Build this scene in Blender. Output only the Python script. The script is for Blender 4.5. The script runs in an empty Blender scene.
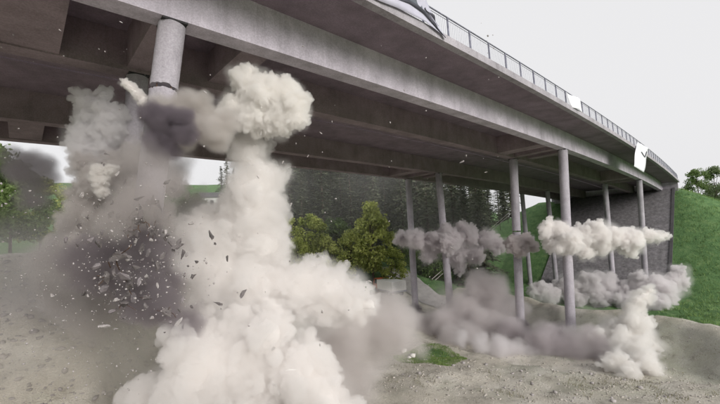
import bpy, bmesh, math, random
import numpy as np
from mathutils import Vector, Matrix, noise as mnoise

random.seed(7); RNG = np.random.default_rng(7)
SC = bpy.context.scene
COL = SC.collection

# ------------------------------------------------------------------ camera
F_PX, PITCH, ROLL, YAW = 375.313, 0.083, 0.058, 0.739
CAM = np.array([0.0, 0.0, 8.014])
CX, CY = 360.0, 202.0

def ray(px, py):
    """direction of a photo pixel (720 x 404); its forward component is 1"""
    x, y = px - CX, py - CY
    x, y = x*math.cos(ROLL) - y*math.sin(ROLL), x*math.sin(ROLL) + y*math.cos(ROLL)
    a, b, h = x/F_PX, 1.0, -y/F_PX
    cp, sp = math.cos(PITCH), math.sin(PITCH)
    b, h = b*cp - h*sp, h*cp + b*sp
    return np.array([a*math.cos(YAW) + b*math.sin(YAW), -a*math.sin(YAW) + b*math.cos(YAW), h])

def at(px, py, depth):
    return CAM + ray(px, py)*depth
def on_z(px, py, z):
    d = ray(px, py); return CAM + d*((z - CAM[2])/d[2])
def on_y(px, py, y):
    d = ray(px, py); return CAM + d*((y - CAM[1])/d[1])

cam_d = bpy.data.cameras.new('camera'); cam = bpy.data.objects.new('camera', cam_d); COL.objects.link(cam)
X = Vector((ray(CX+1, CY) - ray(CX, CY))*F_PX); Z = -Vector(ray(CX, CY)); Y = -Vector((ray(CX, CY+1) - ray(CX, CY))*F_PX)
M = Matrix((X, Y, Z)).transposed().to_4x4(); M.translation = Vector(CAM)
cam.matrix_world = M
cam_d.sensor_width = 36; cam_d.lens = 36*F_PX/720; cam_d.clip_start = 0.1; cam_d.clip_end = 6000
SC.camera = cam

# ------------------------------------------------------------------ sky, sun, exposure
SUN_DIR = Vector((-0.12, -0.90, 0.37)).normalized()       # towards the sun: behind the camera, to the right
elev = math.asin(SUN_DIR.z)
w = bpy.data.worlds.new('World'); SC.world = w; w.use_nodes = True
nt = w.node_tree; nt.nodes.clear()
sky = nt.nodes.new('ShaderNodeTexSky'); sky.sky_type = 'NISHITA'; sky.sun_disc = False
sky.sun_elevation = elev; sky.sun_rotation = math.atan2(SUN_DIR.x, SUN_DIR.y); sky.dust_density = 6; sky.air_density = 1.2
hs = nt.nodes.new('ShaderNodeHueSaturation'); hs.inputs['Saturation'].default_value = 0.12
mx = nt.nodes.new('ShaderNodeMix'); mx.data_type = 'RGBA'; mx.inputs['Factor'].default_value = 0.88
mx.inputs[7].default_value = (7.65, 7.62, 7.74, 1)        # even bright cloud layer over the clear-sky colour
bg = nt.nodes.new('ShaderNodeBackground'); bg.inputs['Strength'].default_value = 0.1
wo = nt.nodes.new('ShaderNodeOutputWorld')
nt.links.new(sky.outputs[0], hs.inputs['Color']); nt.links.new(hs.outputs[0], mx.inputs[6])
nt.links.new(mx.outputs[2], bg.inputs['Color']); nt.links.new(bg.outputs[0], wo.inputs['Surface'])
sl = bpy.data.lights.new('sun', 'SUN'); sl.energy = 2.2; sl.angle = math.radians(32); sl.color = (1.0, 0.965, 0.92)
so = bpy.data.objects.new('sun', sl); COL.objects.link(so)
so.rotation_euler = (-SUN_DIR).to_track_quat('-Z', 'Y').to_euler(); so.location = (20, -40, 60)
SC.view_settings.view_transform = 'Standard'; SC.view_settings.look = 'None'
SC.view_settings.exposure = 0.25; SC.view_settings.gamma = 1.0; SC.view_settings.use_curve_mapping = False
cy = SC.cycles
SC.render.engine = 'CYCLES'
cy.use_denoising = True; cy.denoiser = 'OPENIMAGEDENOISE'
cy.max_bounces = 30; cy.diffuse_bounces = 4; cy.glossy_bounces = 2; cy.transmission_bounces = 4
cy.volume_bounces = 12; cy.transparent_max_bounces = 96
cy.use_adaptive_sampling = True; cy.adaptive_threshold = 0.03; cy.volume_step_rate = 2.0
cy.caustics_reflective = False; cy.caustics_refractive = False

# ------------------------------------------------------------------ helpers
def prop(o, label=None, cat=None, group=None, kind=None):
    if label: o['label'] = label
    if cat: o['category'] = cat
    if group: o['group'] = group
    if cat and not kind: kind = 'thing'
    if kind: o['kind'] = kind
    return o
def link(name, data, parent=None):
    o = bpy.data.objects.new(name, data); COL.objects.link(o)
    if parent is not None: o.parent = parent
    return o
def empty(name, loc=(0, 0, 0)):
    o = link(name, None); o.location = loc; o.empty_display_size = 0.3; return o
def meshdata(name, verts, faces, mats, smooth=False):
    me = bpy.data.meshes.new(name)
    if isinstance(faces, np.ndarray):
        n, k = faces.shape
        me.vertices.add(len(verts)); me.vertices.foreach_set('co', np.asarray(verts, np.float32).ravel())
        me.loops.add(n*k); me.loops.foreach_set('vertex_index', faces.astype(np.int32).ravel())
        me.polygons.add(n); me.polygons.foreach_set('loop_start', np.arange(0, n*k, k, dtype=np.int32))
        me.update(calc_edges=True); me.validate()
    else:
        me.from_pydata([tuple(v) for v in verts], [], faces); me.update()
    for m in (mats if isinstance(mats, (list, tuple)) else [mats]):
        if m: me.materials.append(m)
    if smooth: me.polygons.foreach_set('use_smooth', np.ones(len(me.polygons), bool))
    return me
def mesh(name, verts, faces, mat, parent=None, smooth=False):
    return link(name, meshdata(name, verts, faces, mat, smooth), parent)

class MB:
    def __init__(self): self.v = []; self.f = []
    def add(self, vs, fs):
        n = len(self.v); self.v += [tuple(map(float, v)) for v in vs]; self.f += [tuple(i+n for i in f) for f in fs]; return self
    def hexa(self, c):       # 8 corners: bottom 4 ccw, top 4 ccw
        return self.add(c, [(3, 2, 1, 0), (4, 5, 6, 7), (0, 1, 5, 4), (1, 2, 6, 5), (2, 3, 7, 6), (3, 0, 4, 7)])
    def box(self, x0, x1, y0, y1, z0, z1):
        return self.hexa([(x0, y0, z0), (x1, y0, z0), (x1, y1, z0), (x0, y1, z0), (x0, y0, z1), (x1, y0, z1), (x1, y1, z1), (x0, y1, z1)])
    def tube(self, pts, rad, n=8, cap=True):
        pts = [np.array(p, float) for p in pts]
        if not hasattr(rad, '__len__'): rad = [rad]*len(pts)
        rings = []
        for i, p in enumerate(pts):
            d = pts[min(i+1, len(pts)-1)] - pts[max(i-1, 0)]; d = d/(np.linalg.norm(d)+1e-9)
            u = np.cross(d, (0, 0, 1) if abs(d[2]) < .9 else (1, 0, 0)); u /= np.linalg.norm(u); vv = np.cross(d, u)
            rings.append([p + rad[i]*(math.cos(a)*u + math.sin(a)*vv) for a in np.linspace(0, 2*math.pi, n, endpoint=False)])
        vs = [q for r in rings for q in r]; fs = []
        for i in range(len(pts)-1):
            for k in range(n):
                a, b = i*n+k, i*n+(k+1) % n; fs.append((a, b, b+n, a+n))
        if cap: fs.append(tuple(range(n-1, -1, -1))); fs.append(tuple(range((len(pts)-1)*n, len(pts)*n)))
        return self.add(vs, fs)
    def build(self, name, mat, parent=None, smooth=False): return mesh(name, self.v, self.f, mat, parent, smooth)

def shade_smooth_by_angle(o, ang=40):
    me = o.data; me.polygons.foreach_set('use_smooth', np.ones(len(me.polygons), bool))
    try: me.set_sharp_from_angle(angle=math.radians(ang))
    except Exception: pass

# value noise on numpy arrays (2-D)
_perm = RNG.random((256, 256))
def vnoise(x, y):
    x0 = np.floor(x).astype(int); y0 = np.floor(y).astype(int); fx, fy = x-x0, y-y0
    fx = fx*fx*(3-2*fx); fy = fy*fy*(3-2*fy)
    g = lambda i, j: _perm[i % 256, j % 256]
    return (g(x0, y0)*(1-fx)+g(x0+1, y0)*fx)*(1-fy)+(g(x0, y0+1)*(1-fx)+g(x0+1, y0+1)*fx)*fy - .5
def fbm(x, y, o=4):
    s = 0; a = 1
    for i in range(o): s = s + a*vnoise(x*2**i+17*i, y*2**i-9*i); a *= .5
    return s

# ------------------------------------------------------------------ materials
def material(name):
    m = bpy.data.materials.new(name); m.use_nodes = True
    return m, m.node_tree, m.node_tree.nodes['Principled BSDF']
def N(t, typ, **kw):
    n = t.nodes.new(typ)
    for k, v in kw.items():
        if k.startswith('i_'): n.inputs[k[2:].replace('_', ' ')].default_value = v
        else: setattr(n, k, v)
    return n
def ramp(t, src, stops):
    r = t.nodes.new('ShaderNodeValToRGB'); e = r.color_ramp.elements
    while len(e) < len(stops): e.new(0.5)
    for i, (p, c) in enumerate(stops): e[i].position = p; e[i].color = (*c, 1) if len(c) == 3 else c
    t.links.new(src, r.inputs[0]); return r
def mixc(t, fac, a, b, mode='MIX'):
    m = t.nodes.new('ShaderNodeMix'); m.data_type = 'RGBA'; m.blend_type = mode
    for sock, v in ((m.inputs[0], fac), (m.inputs[6], a), (m.inputs[7], b)):
        if isinstance(v, bpy.types.NodeSocket): t.links.new(v, sock)
        else: sock.default_value = v if not isinstance(v, tuple) or len(v) == 4 else (*v, 1)
    return m.outputs[2]
def bump(t, b, src, strength, dist=0.02):
    n = N(t, 'ShaderNodeBump', i_Strength=strength, i_Distance=dist); t.links.new(src, n.inputs['Height']); t.links.new(n.outputs[0], b.inputs['Normal'])

def concrete(name, base, stain=(0.10, 0.085, 0.085), stain_amt=0.55, streak=True, board=False):
    m, t, b = material(name)
    tc = N(t, 'ShaderNodeTexCoord'); g = N(t, 'ShaderNodeNewGeometry')
    n1 = N(t, 'ShaderNodeTexNoise', i_Scale=0.9, i_Detail=8, i_Roughness=.65); t.links.new(g.outputs['Position'], n1.inputs['Vector'])
    n2 = N(t, 'ShaderNodeTexNoise', i_Scale=22.0, i_Detail=6); t.links.new(g.outputs['Position'], n2.inputs['Vector'])
    r1 = ramp(t, n1.outputs['Fac'], [(.3, tuple(c*.72 for c in base)), (.7, tuple(min(1, c*1.16) for c in base))])
    r2 = ramp(t, n2.outputs['Fac'], [(.3, (.8, .8, .8)), (.7, (1.08, 1.08, 1.08))])
    c = mixc(t, 1.0, r1.outputs[0], r2.outputs[0], 'MULTIPLY')
    if streak:   # run-off stains: noise stretched along the vertical
        mp = N(t, 'ShaderNodeMapping'); mp.inputs['Scale'].default_value = (1.6, 1.6, .12); t.links.new(g.outputs['Position'], mp.inputs['Vector'])
        n3 = N(t, 'ShaderNodeTexNoise', i_Scale=1.6, i_Detail=6, i_Roughness=.7); t.links.new(mp.outputs[0], n3.inputs['Vector'])
        r3 = ramp(t, n3.outputs['Fac'], [(.50, (0, 0, 0)), (.74, (stain_amt,)*3)])
        c = mixc(t, r3.outputs[0], c, stain)
    t.links.new(c, b.inputs['Base Color']); b.inputs['Roughness'].default_value = .88
    b.inputs['Specular IOR Level'].default_value = .25
    bump(t, b, n2.outputs['Fac'], .35, .012)
    return m
def plain(name, col, rough=.6, metal=0, var=.25, scale=6.0):
    m, t, b = material(name)
    g = N(t, 'ShaderNodeNewGeometry'); n = N(t, 'ShaderNodeTexNoise', i_Scale=scale, i_Detail=5)
    t.links.new(g.outputs['Position'], n.inputs['Vector'])
    r = ramp(t, n.outputs['Fac'], [(.3, tuple(c*(1-var) for c in col)), (.7, tuple(min(1, c*(1+var)) for c in col))])
    t.links.new(r.outputs[0], b.inputs['Base Color']); b.inputs['Roughness'].default_value = rough; b.inputs['Metallic'].default_value = metal
    return m
def foliage(name, dark, light, trans=.35):
    m, t, b = material(name)
    g = N(t, 'ShaderNodeNewGeometry'); oi = N(t, 'ShaderNodeObjectInfo')
    n = N(t, 'ShaderNodeTexNoise', i_Scale=.55, i_Detail=4); t.links.new(g.outputs['Position'], n.inputs['Vector'])
    ad = N(t, 'ShaderNodeMath', operation='ADD'); t.links.new(n.outputs['Fac'], ad.inputs[0])
    ml = N(t, 'ShaderNodeMath', operation='MULTIPLY_ADD'); ml.inputs[1].default_value = .35; ml.inputs[2].default_value = -.17
    t.links.new(g.outputs['Random Per Island'], ml.inputs[0]); t.links.new(ml.outputs[0], ad.inputs[1])
    ml2 = N(t, 'ShaderNodeMath', operation='MULTIPLY_ADD'); ml2.inputs[1].default_value = .3; ml2.inputs[2].default_value = -.15
    t.links.new(oi.outputs['Random'], ml2.inputs[0]); ad2 = N(t, 'ShaderNodeMath', operation='ADD')
    t.links.new(ad.outputs[0], ad2.inputs[0]); t.links.new(ml2.outputs[0], ad2.inputs[1])
    r = ramp(t, ad2.outputs[0], [(.25, dark), (.75, light)])
    t.links.new(r.outputs[0], b.inputs['Base Color']); b.inputs['Roughness'].default_value = .7
    tr = N(t, 'ShaderNodeBsdfTranslucent'); t.links.new(r.outputs[0], tr.inputs['Color'])
    ms = N(t, 'ShaderNodeMixShader'); ms.inputs[0].default_value = trans
    out = t.nodes['Material Output']; t.links.new(b.outputs[0], ms.inputs[1]); t.links.new(tr.outputs[0], ms.inputs[2]); t.links.new(ms.outputs[0], out.inputs['Surface'])
    return m

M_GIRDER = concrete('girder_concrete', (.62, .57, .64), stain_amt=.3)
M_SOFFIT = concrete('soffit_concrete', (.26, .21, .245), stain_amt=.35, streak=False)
M_INNER_SHADED = concrete('inner_concrete_shaded', (.32, .258, .275), stain_amt=.3)  # same concrete as the outer girder, under-deck shade put into its colour
M_COLUMN = concrete('column_concrete', (.44, .412, .452), stain_amt=.3)
M_KERB = concrete('cornice_concrete', (.42, .395, .425), stain_amt=.5)
M_ASPHALT = plain('asphalt', (.05, .05, .052), .9)
M_BEAR = plain('bearing_rubber', (.03, .028, .03), .8)
M_STEEL = plain('galvanised_steel', (.30, .30, .36), .5, .6)
M_REBAR = plain('rusty_rebar', (.12, .07, .045), .8, .3)
M_RUBBLE = concrete('broken_concrete', (.42, .39, .38), streak=False)
M_CLOTH = plain('banner_cloth', (.78, .78, .82), .8, 0, .06, 2)
M_CLOTHG = plain('grey_banner_print', (.50, .49, .58), .8, 0, .10, 2)
M_INK = plain('dark_banner_print', (.05, .05, .065), .7, 0, .3, 3)
M_BARK = plain('bark', (.09, .065, .05), .9, 0, .35, 5)
M_LEAF = foliage('leaf_spring_green', (.20, .25, .05), (.54, .58, .18))
M_LEAF2 = foliage('leaf_mid_green', (.07, .12, .035), (.19, .27, .085))
M_NEEDLE = foliage('conifer_needles', (.045, .058, .034), (.19, .21, .13), .3)
M_BLADE = foliage('grass_blades', (.10, .17, .04), (.26, .36, .11), .3)

def ground_material():
    m, t, b = material('ground_dirt_and_grass')
    g = N(t, 'ShaderNodeNewGeometry'); P = g.outputs['Position']
    at_ = N(t, 'ShaderNodeAttribute', attribute_name='grass')
    def nz(s, d, r=.6):
        n = N(t, 'ShaderNodeTexNoise', i_Scale=s, i_Detail=d, i_Roughness=r); t.links.new(P, n.inputs['Vector']); return n.outputs['Fac']
    a, f, c = nz(.22, 8), nz(1.25, 9, .72), nz(18., 4, .7)
    base = ramp(t, a, [(.30, (.50, .465, .405)), (.46, (.62, .585, .52)), (.60, (.68, .655, .61)), (.74, (.57, .53, .465))]).outputs[0]
    med = ramp(t, f, [(.28, (.55, .53, .50)), (.45, (.95, .94, .92)), (.6, (1.08, 1.07, 1.05)), (.74, (.85, .83, .78))]).outputs[0]
    fin = ramp(t, c, [(.3, (.78, .77, .76)), (.55, (1, 1, 1)), (.75, (1.18, 1.18, 1.18))]).outputs[0]
    dirt = mixc(t, 1., mixc(t, 1., base, med, 'MULTIPLY'), fin, 'MULTIPLY')
    # thin weeds on the dirt
    wn = ramp(t, nz(.9, 6, .7), [(.56, (0, 0, 0)), (.72, (.3, .3, .3))]).outputs[0]
    dirt = mixc(t, wn, dirt, (.15, .165, .075))
    ab_ = N(t, 'ShaderNodeAttribute', attribute_name='bank')
    gravel_ = mixc(t, 1., (.36, .365, .33), mixc(t, 1., med, fin, 'MULTIPLY'), 'MULTIPLY')
    bk = N(t, 'ShaderNodeMath', operation='MULTIPLY'); bk.inputs[1].default_value = .8; t.links.new(ab_.outputs['Fac'], bk.inputs[0])
    dirt = mixc(t, bk.outputs[0], dirt, gravel_)
    pn = ramp(t, nz(.33, 7, .65), [(.46, (0, 0, 0)), (.66, (.65, .65, .65))]).outputs[0]      # patches of greyer, greener soil
    dirt = mixc(t, pn, dirt, mixc(t, 1., (.36, .37, .29), med, 'MULTIPLY'))
    gr = ramp(t, nz(1.1, 8, .75), [(.3, (.07, .14, .055)), (.5, (.12, .22, .085)), (.62, (.17, .27, .11)), (.75, (.24, .27, .13))]).outputs[0]
    gfin = ramp(t, nz(9., 5, .7), [(.3, (.55, .55, .55)), (.7, (1.3, 1.3, 1.3))]).outputs[0]
    gr = mixc(t, 1., gr, gfin, 'MULTIPLY')
    edge = N(t, 'ShaderNodeMath', operation='ADD'); t.links.new(at_.outputs['Fac'], edge.inputs[0])
    k = N(t, 'ShaderNodeMath', operation='MULTIPLY_ADD'); k.inputs[1].default_value = .8; k.inputs[2].default_value = -.4; t.links.new(nz(.8, 6), k.inputs[0]); t.links.new(k.outputs[0], edge.inputs[1])
    gm = ramp(t, edge.outputs[0], [(.42, (0, 0, 0)), (.58, (1, 1, 1))]).outputs[0]
    t.links.new(mixc(t, gm, dirt, gr), b.inputs['Base Color']); b.inputs['Roughness'].default_value = .95
    b.inputs['Specular IOR Level'].default_value = .15
    hh = N(t, 'ShaderNodeMath', operation='ADD'); t.links.new(f, hh.inputs[0]); t.links.new(c, hh.inputs[1])
    bump(t, b, hh.outputs[0], .8, .10)
    return m
M_GROUND = ground_material()

# ------------------------------------------------------------------ bridge layout
Y0 = 9.981                       # outer girder line of the near deck
def bend(s): return 0.224e-2/5.693*s*s
def drop(s): return 0.140e-2/5.693*s*s
ZB = 13.707                      # girder underside
def bp(s, t, z): return np.array([s, Y0 + t + bend(s), z - drop(s)])
G, GAP, EDGE = 3.897, 7.652, -2.445
S_A, S_B = -34.0, 80.0
ROWS = [2.871, 30.661, 59.66]
T_COL = [0.0, G, G + GAP, 2*G + GAP]

# ------------------------------------------------------------------ terrain
ctrl = []
for px, py, z in [(0, 404, 2.6), (90, 404, 2.4), (0, 340, 3.6), (60, 310, 3.0), (0, 310, 4.2), (20, 290, 4.4), (130, 350, 2.3), (220, 404, 1.9), (330, 404, 1.5), (330, 350, 1.2), (400, 404, 1.4), (395, 345, 1.0),
                  (440, 352, .95), (480, 353, .9), (520, 366, .9), (560, 373, .95), (610, 377, 1.0), (667, 380, 1.0), (720, 384, 1.0), (600, 404, 1.25), (720, 404, 1.3), (500, 404, 1.35), (450, 380, 1.2),
                  (571, 335, -.1), (520, 325, 0), (451, 318, 0), (415, 308, 0), (605, 350, -.3), (640, 352, -.2), (500, 340, -.1), (545, 352, -.4), (460, 335, .3), (420, 330, .4), (400, 318, .2),
                  (480, 293, .9), (520, 300, 1.0), (560, 306, 1.05), (600, 311, 1.1), (640, 316, 1.25), (680, 319, 1.4), (720, 328, 1.5),
                  (590, 330, .25), (640, 345, .35), (690, 352, .8), (720, 358, .9), (660, 338, .9),
                  (380, 300, .3), (420, 292, .4), (400, 286, .5), (340, 285, .6), (300, 280, 1.2), (250, 290, 1.8), (150, 290, 2.4), (0, 275, 5.0)]:
    p = on_z(px, py, z); ctrl.append((p[0], p[1], z))
for px, py, z, dd in [(480, 293, .9, 4), (520, 300, 1.0, 4), (560, 306, 1.05, 4), (600, 311, 1.1, 4), (640, 316, 1.25, 4), (680, 319, 1.4, 4), (720, 328, 1.5, 4)]:
    p = on_z(px, py, z); d = ray(px, py)[:2]; d = d/np.linalg.norm(d)
    for e, zz in ((dd, -.3), (9, -.2)): ctrl.append((p[0]+d[0]*e, p[1]+d[1]*e, zz))
ctrl = np.array(ctrl)

def line_r(pts):
    q = np.array([on_z(*p) for p in pts]); a = np.degrees(np.arctan2(q[:, 0], q[:, 1])); o = np.argsort(a); return a[o], np.hypot(q[:, 0], q[:, 1])[o], q[o, 2]
SHO = line_r([(400, 341, .95), (440, 346, .95), (480, 353, .95), (520, 367, .95), (560, 374, .95), (610, 378, 1.0), (667, 381, 1.0), (720, 384, 1.05), (790, 390, 1.1)])
BEN = line_r([(400, 287, .8), (440, 287, .8), (480, 291, 1.0), (520, 298, 1.1), (560, 306.5, 1.2), (600, 311, 1.25), (640, 315.5, 1.35), (680, 319.5, 1.5), (720, 328, 1.6), (790, 340, 1.6)])
def smax(a, b, k):
    h = np.clip(.5+.5*(a-b)/k, 0, 1); return b*(1-h)+a*h+k*h*(1-h)
Z_TOP = 12.2
def embank(x, y):
    """approach embankment of the far end; returns height and how far outside its crown"""
    yl, yh = 7.4 + bend(np.clip(x, 0, 140)), 30.5 + bend(np.clip(x, 0, 140))
    dx = np.maximum(0, 79.0 - x)*(.70-.30*np.clip((y-yh-1)/5, 0, 1))
    dl = np.maximum(0, yl - y)*.56; dh = np.maximum(0, y - yh)*.56
    return Z_TOP - np.sqrt(dx**2 + dl**2 + dh**2)
def height(x, y):
    x = np.asarray(x, float); y = np.asarray(y, float)
    d2 = (x[..., None]-ctrl[:, 0])**2 + (y[..., None]-ctrl[:, 1])**2
    wgt = 1/(d2+.6)**2.0
    z = (wgt*ctrl[:, 2]).sum(-1)/wgt.sum(-1)
    r = np.hypot(x, y); az = np.degrees(np.arctan2(x, y))
    rs, zs = np.interp(az, SHO[0], SHO[1]), np.interp(az, SHO[0], SHO[2]); rb_, zb = np.interp(az, BEN[0], BEN[1]), np.interp(az, BEN[0], BEN[2])
    wob = .5*fbm(x*.5, y*.5, 3); ru = r + wob
    ss = lambda t: np.clip(t, 0, 1)**2*(3-2*np.clip(t, 0, 1))
    prof = np.where(ru < rs, zs+np.clip(rs-ru, 0, 8)*.045, zs-(zs+.25)*ss((ru-rs)/2.2))
    prof = np.maximum(prof, -.25+(zb+.25)*np.clip(1-(rb_-ru)/(4.0), 0, 1)**1.1*(ru < rb_+.001))
    prof = np.where(ru >= rb_, zb-(zb+3.0)*ss((ru-rb_-.3)/5.0), prof)
    wz = ss((az-47)/7); z = z*(1-wz)+prof*wz
    far = np.clip((r-45)/30, 0, 1)
    z = z*(1-far) + (.4-3.4*wz*np.clip((150-r)/40, 0, 1))*far
    hill = np.maximum(0, r-44)*.44*np.clip((66-az)/22, 0, 1)*np.clip((az+70)/40, 0, 1)
    hill = 44*(1-np.exp(-hill/44))
    z = z + hill
    z = z + .20*fbm(x*.35, y*.35) + .17*fbm(x*1.1, y*1.1, 4)*np.clip((r-3)/5, 0, 1) + .5*fbm(x*.06, y*.06)*np.clip((r-45)/30, 0, 1)
    spill = (2.3 + .36*np.clip(r-10.5, 0, 15.5))*np.clip((17-az)/10, 0, 1)*np.clip((az+60)/20, 0, 1) - 2*np.clip((az-7)/10, 0, 1)     # rubble bank under the near end
    spill = spill + .35*fbm(x*.8, y*.8, 4)
    z = np.where(r > 7, smax(z, spill, .5), z)
    z = smax(z, embank(x, y) + .12*fbm(x*.5, y*.5), .6)
    own = 6.42 - .62*np.maximum(0, r-1.2)          # the bank the photographer stands on
    z = smax(z, own, .5)
    return z
def ground_z(x, y): return float(height(np.array([x]), np.array([y]))[0])

def axis(lo, hi, step, far, grow=1.22):
    a = list(np.arange(lo, hi+1e-6, step)); s = step; v = hi; 
    while v < far: s *= grow; v += s; a.append(v)
    s = step; v = lo
    while v > -far: s *= grow; v -= s; a.insert(0, v)
    return np.array(a)
gx = axis(-6, 66, .34, 2600); gy = axis(-6, 44, .34, 2600)
GX, GY = np.meshgrid(gx, gy, indexing='ij')
GZ = np.empty_like(GX)
for i in range(GX.shape[0]): GZ[i] = height(GX[i], GY[i])
nx, ny = GX.shape
idx = np.arange(nx*ny).reshape(nx, ny)
quads = np.stack([idx[:-1, :-1], idx[1:, :-1], idx[1:, 1:], idx[:-1, 1:]], -1).reshape(-1, 4)
ground = mesh('ground', np.stack([GX, GY, GZ], -1).reshape(-1, 3), quads, M_GROUND, smooth=True)
prop(ground, kind='structure')
em = embank(GX, GY); R = np.hypot(GX, GY); AZ = np.degrees(np.arctan2(GX, GY))
grass = np.clip((em+.2)/.8, 0, 1)
grass = np.maximum(grass, np.clip((R-43)/5, 0, 1)*np.clip((67-AZ)/4, 0, 1))
grass = np.maximum(grass, np.clip((R-90)/10, 0, 1))
grass = np.maximum(grass, np.clip((R-np.interp(np.clip(AZ, BEN[0][0], BEN[0][-1]), BEN[0], BEN[1])-.6)/.8, 0, 1)*np.clip((AZ-54)/4, 0, 1))
pc = on_z(432, 356, 1.0)
grass = np.maximum(grass, np.clip(1.15-np.hypot((GX-pc[0])/1.7, (GY-pc[1])/2.1), 0, 1)*.95)
azb = np.clip(AZ, BEN[0][0], BEN[0][-1]); rbn = np.interp(azb, BEN[0], BEN[1])
bank = np.clip((R-(rbn-6.5))/2.0, 0, 1)*np.clip((rbn-.25-R)/.5, 0, 1)*np.clip((AZ-52)/6, 0, 1)
at2 = ground.data.attributes.new('bank', 'FLOAT', 'POINT'); at2.data.foreach_set('value', bank.astype(np.float32).ravel())
attr = ground.data.attributes.new('grass', 'FLOAT', 'POINT'); attr.data.foreach_set('value', grass.astype(np.float32).ravel())

# dark paved slope under the far end of the decks
M_PAVE, t_, b_ = material('dark_slope_paving')
g_ = N(t_, 'ShaderNodeNewGeometry'); br = N(t_, 'ShaderNodeTexBrick', i_Scale=1.0); br.inputs['Color1'].default_value = (.20, .188, .195, 1); br.inputs['Color2'].default_value = (.21, .198, .21, 1); br.inputs['Mortar'].default_value = (.195, .184, .19, 1)
br.inputs['Brick Width'].default_value = .6; br.inputs['Row Height'].default_value = .3; br.inputs['Mortar Size'].default_value = .03
sp_ = N(t_, 'ShaderNodeSeparateXYZ'); cb_ = N(t_, 'ShaderNodeCombineXYZ'); t_.links.new(g_.outputs['Position'], sp_.inputs[0])
t_.links.new(sp_.outputs['Y'], cb_.inputs['X']); t_.links.new(sp_.outputs['Z'], cb_.inputs['Y']); t_.links.new(cb_.outputs[0], br.inputs['Vector'])
nn_ = N(t_, 'ShaderNodeTexNoise', i_Scale=2.2, i_Detail=9, i_Roughness=.75); t_.links.new(g_.outputs['Position'], nn_.inputs['Vector'])
t_.links.new(mixc(t_, 1., br.outputs['Color'], ramp(t_, nn_.outputs['Fac'], [(.3, (.45, .45, .45)), (.7, (1.55, 1.55, 1.55))]).outputs[0], 'MULTIPLY'), b_.inputs['Base Color']); b_.inputs['Roughness'].default_value = .9
vs = []; ns, nt2 = 40, 30
for i in range(ns+1):
    s = 57.6 + (79.6-57.6)*i/ns
    for j in range(nt2+1):
        y = 8.6 + bend(s)*.9 + (15.5)*j/nt2
        vs.append((s, y, max(Z_TOP - max(0, 79.0-s)*.70, -3.4) + .16))
fs = [(i*(nt2+1)+j, (i+1)*(nt2+1)+j, (i+1)*(nt2+1)+j+1, i*(nt2+1)+j+1) for i in range(ns) for j in range(nt2)]
pv = mesh('pavement_slope', vs, fs, M_PAVE, smooth=True); prop(pv, kind='structure')
# kerb stones edging the paved slope
ke = MB()
for i in range(ns):
    s0, s1 = 57.6+(79.6-57.6)*i/ns, 57.6+(79.6-57.6)*(i+1)/ns
    z0, z1 = Z_TOP-max(0, 79-s0)*.7, Z_TOP-max(0, 79-s1)*.7
    ya, yb = 8.3+bend(s0)*.9, 8.3+bend(s1)*.9
    ke.hexa([(s0, ya, z0-.3), (s1, yb, z1-.3), (s1, yb+.34, z1-.3), (s0, ya+.34, z0-.3), (s0, ya, z0+.3), (s1, yb, z1+.3), (s1, yb+.34, z1+.3), (s0, ya+.34, z0+.3)])
kb = ke.build('slope_kerb', concrete('dark_kerb', (.10, .095, .10), streak=False)); prop(kb, kind='structure')

# pale road strip beyond the far columns
def strip(name, pts, width, mat, lift):
    v = []; f = []
    for i, (x, y) in enumerate(pts):
        a = np.array(pts[max(i-1, 0)]); b = np.array(pts[min(i+1, len(pts)-1)]); d = (b-a)/np.linalg.norm(b-a); n = np.array([-d[1], d[0]])
        for k in range(5):
            q = np.array((x, y)) + n*width*(k/4-.5); v.append((q[0], q[1], ground_z(*q)+lift))
    for i in range(len(pts)-1):
        for k in range(4): f.append((i*5+k, i*5+k+1, (i+1)*5+k+1, (i+1)*5+k))
    o = mesh(name, v, f, mat, smooth=True); return prop(o, kind='structure')
M_ROAD = concrete('pale_road', (.46, .44, .43), streak=False)
ra, rb = on_z(392, 288, .45)[:2], on_z(478, 304, .6)[:2]
strip('road', [tuple(ra+(rb-ra)*k/30) for k in range(31)], 3.2, M_ROAD, .06)

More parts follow.
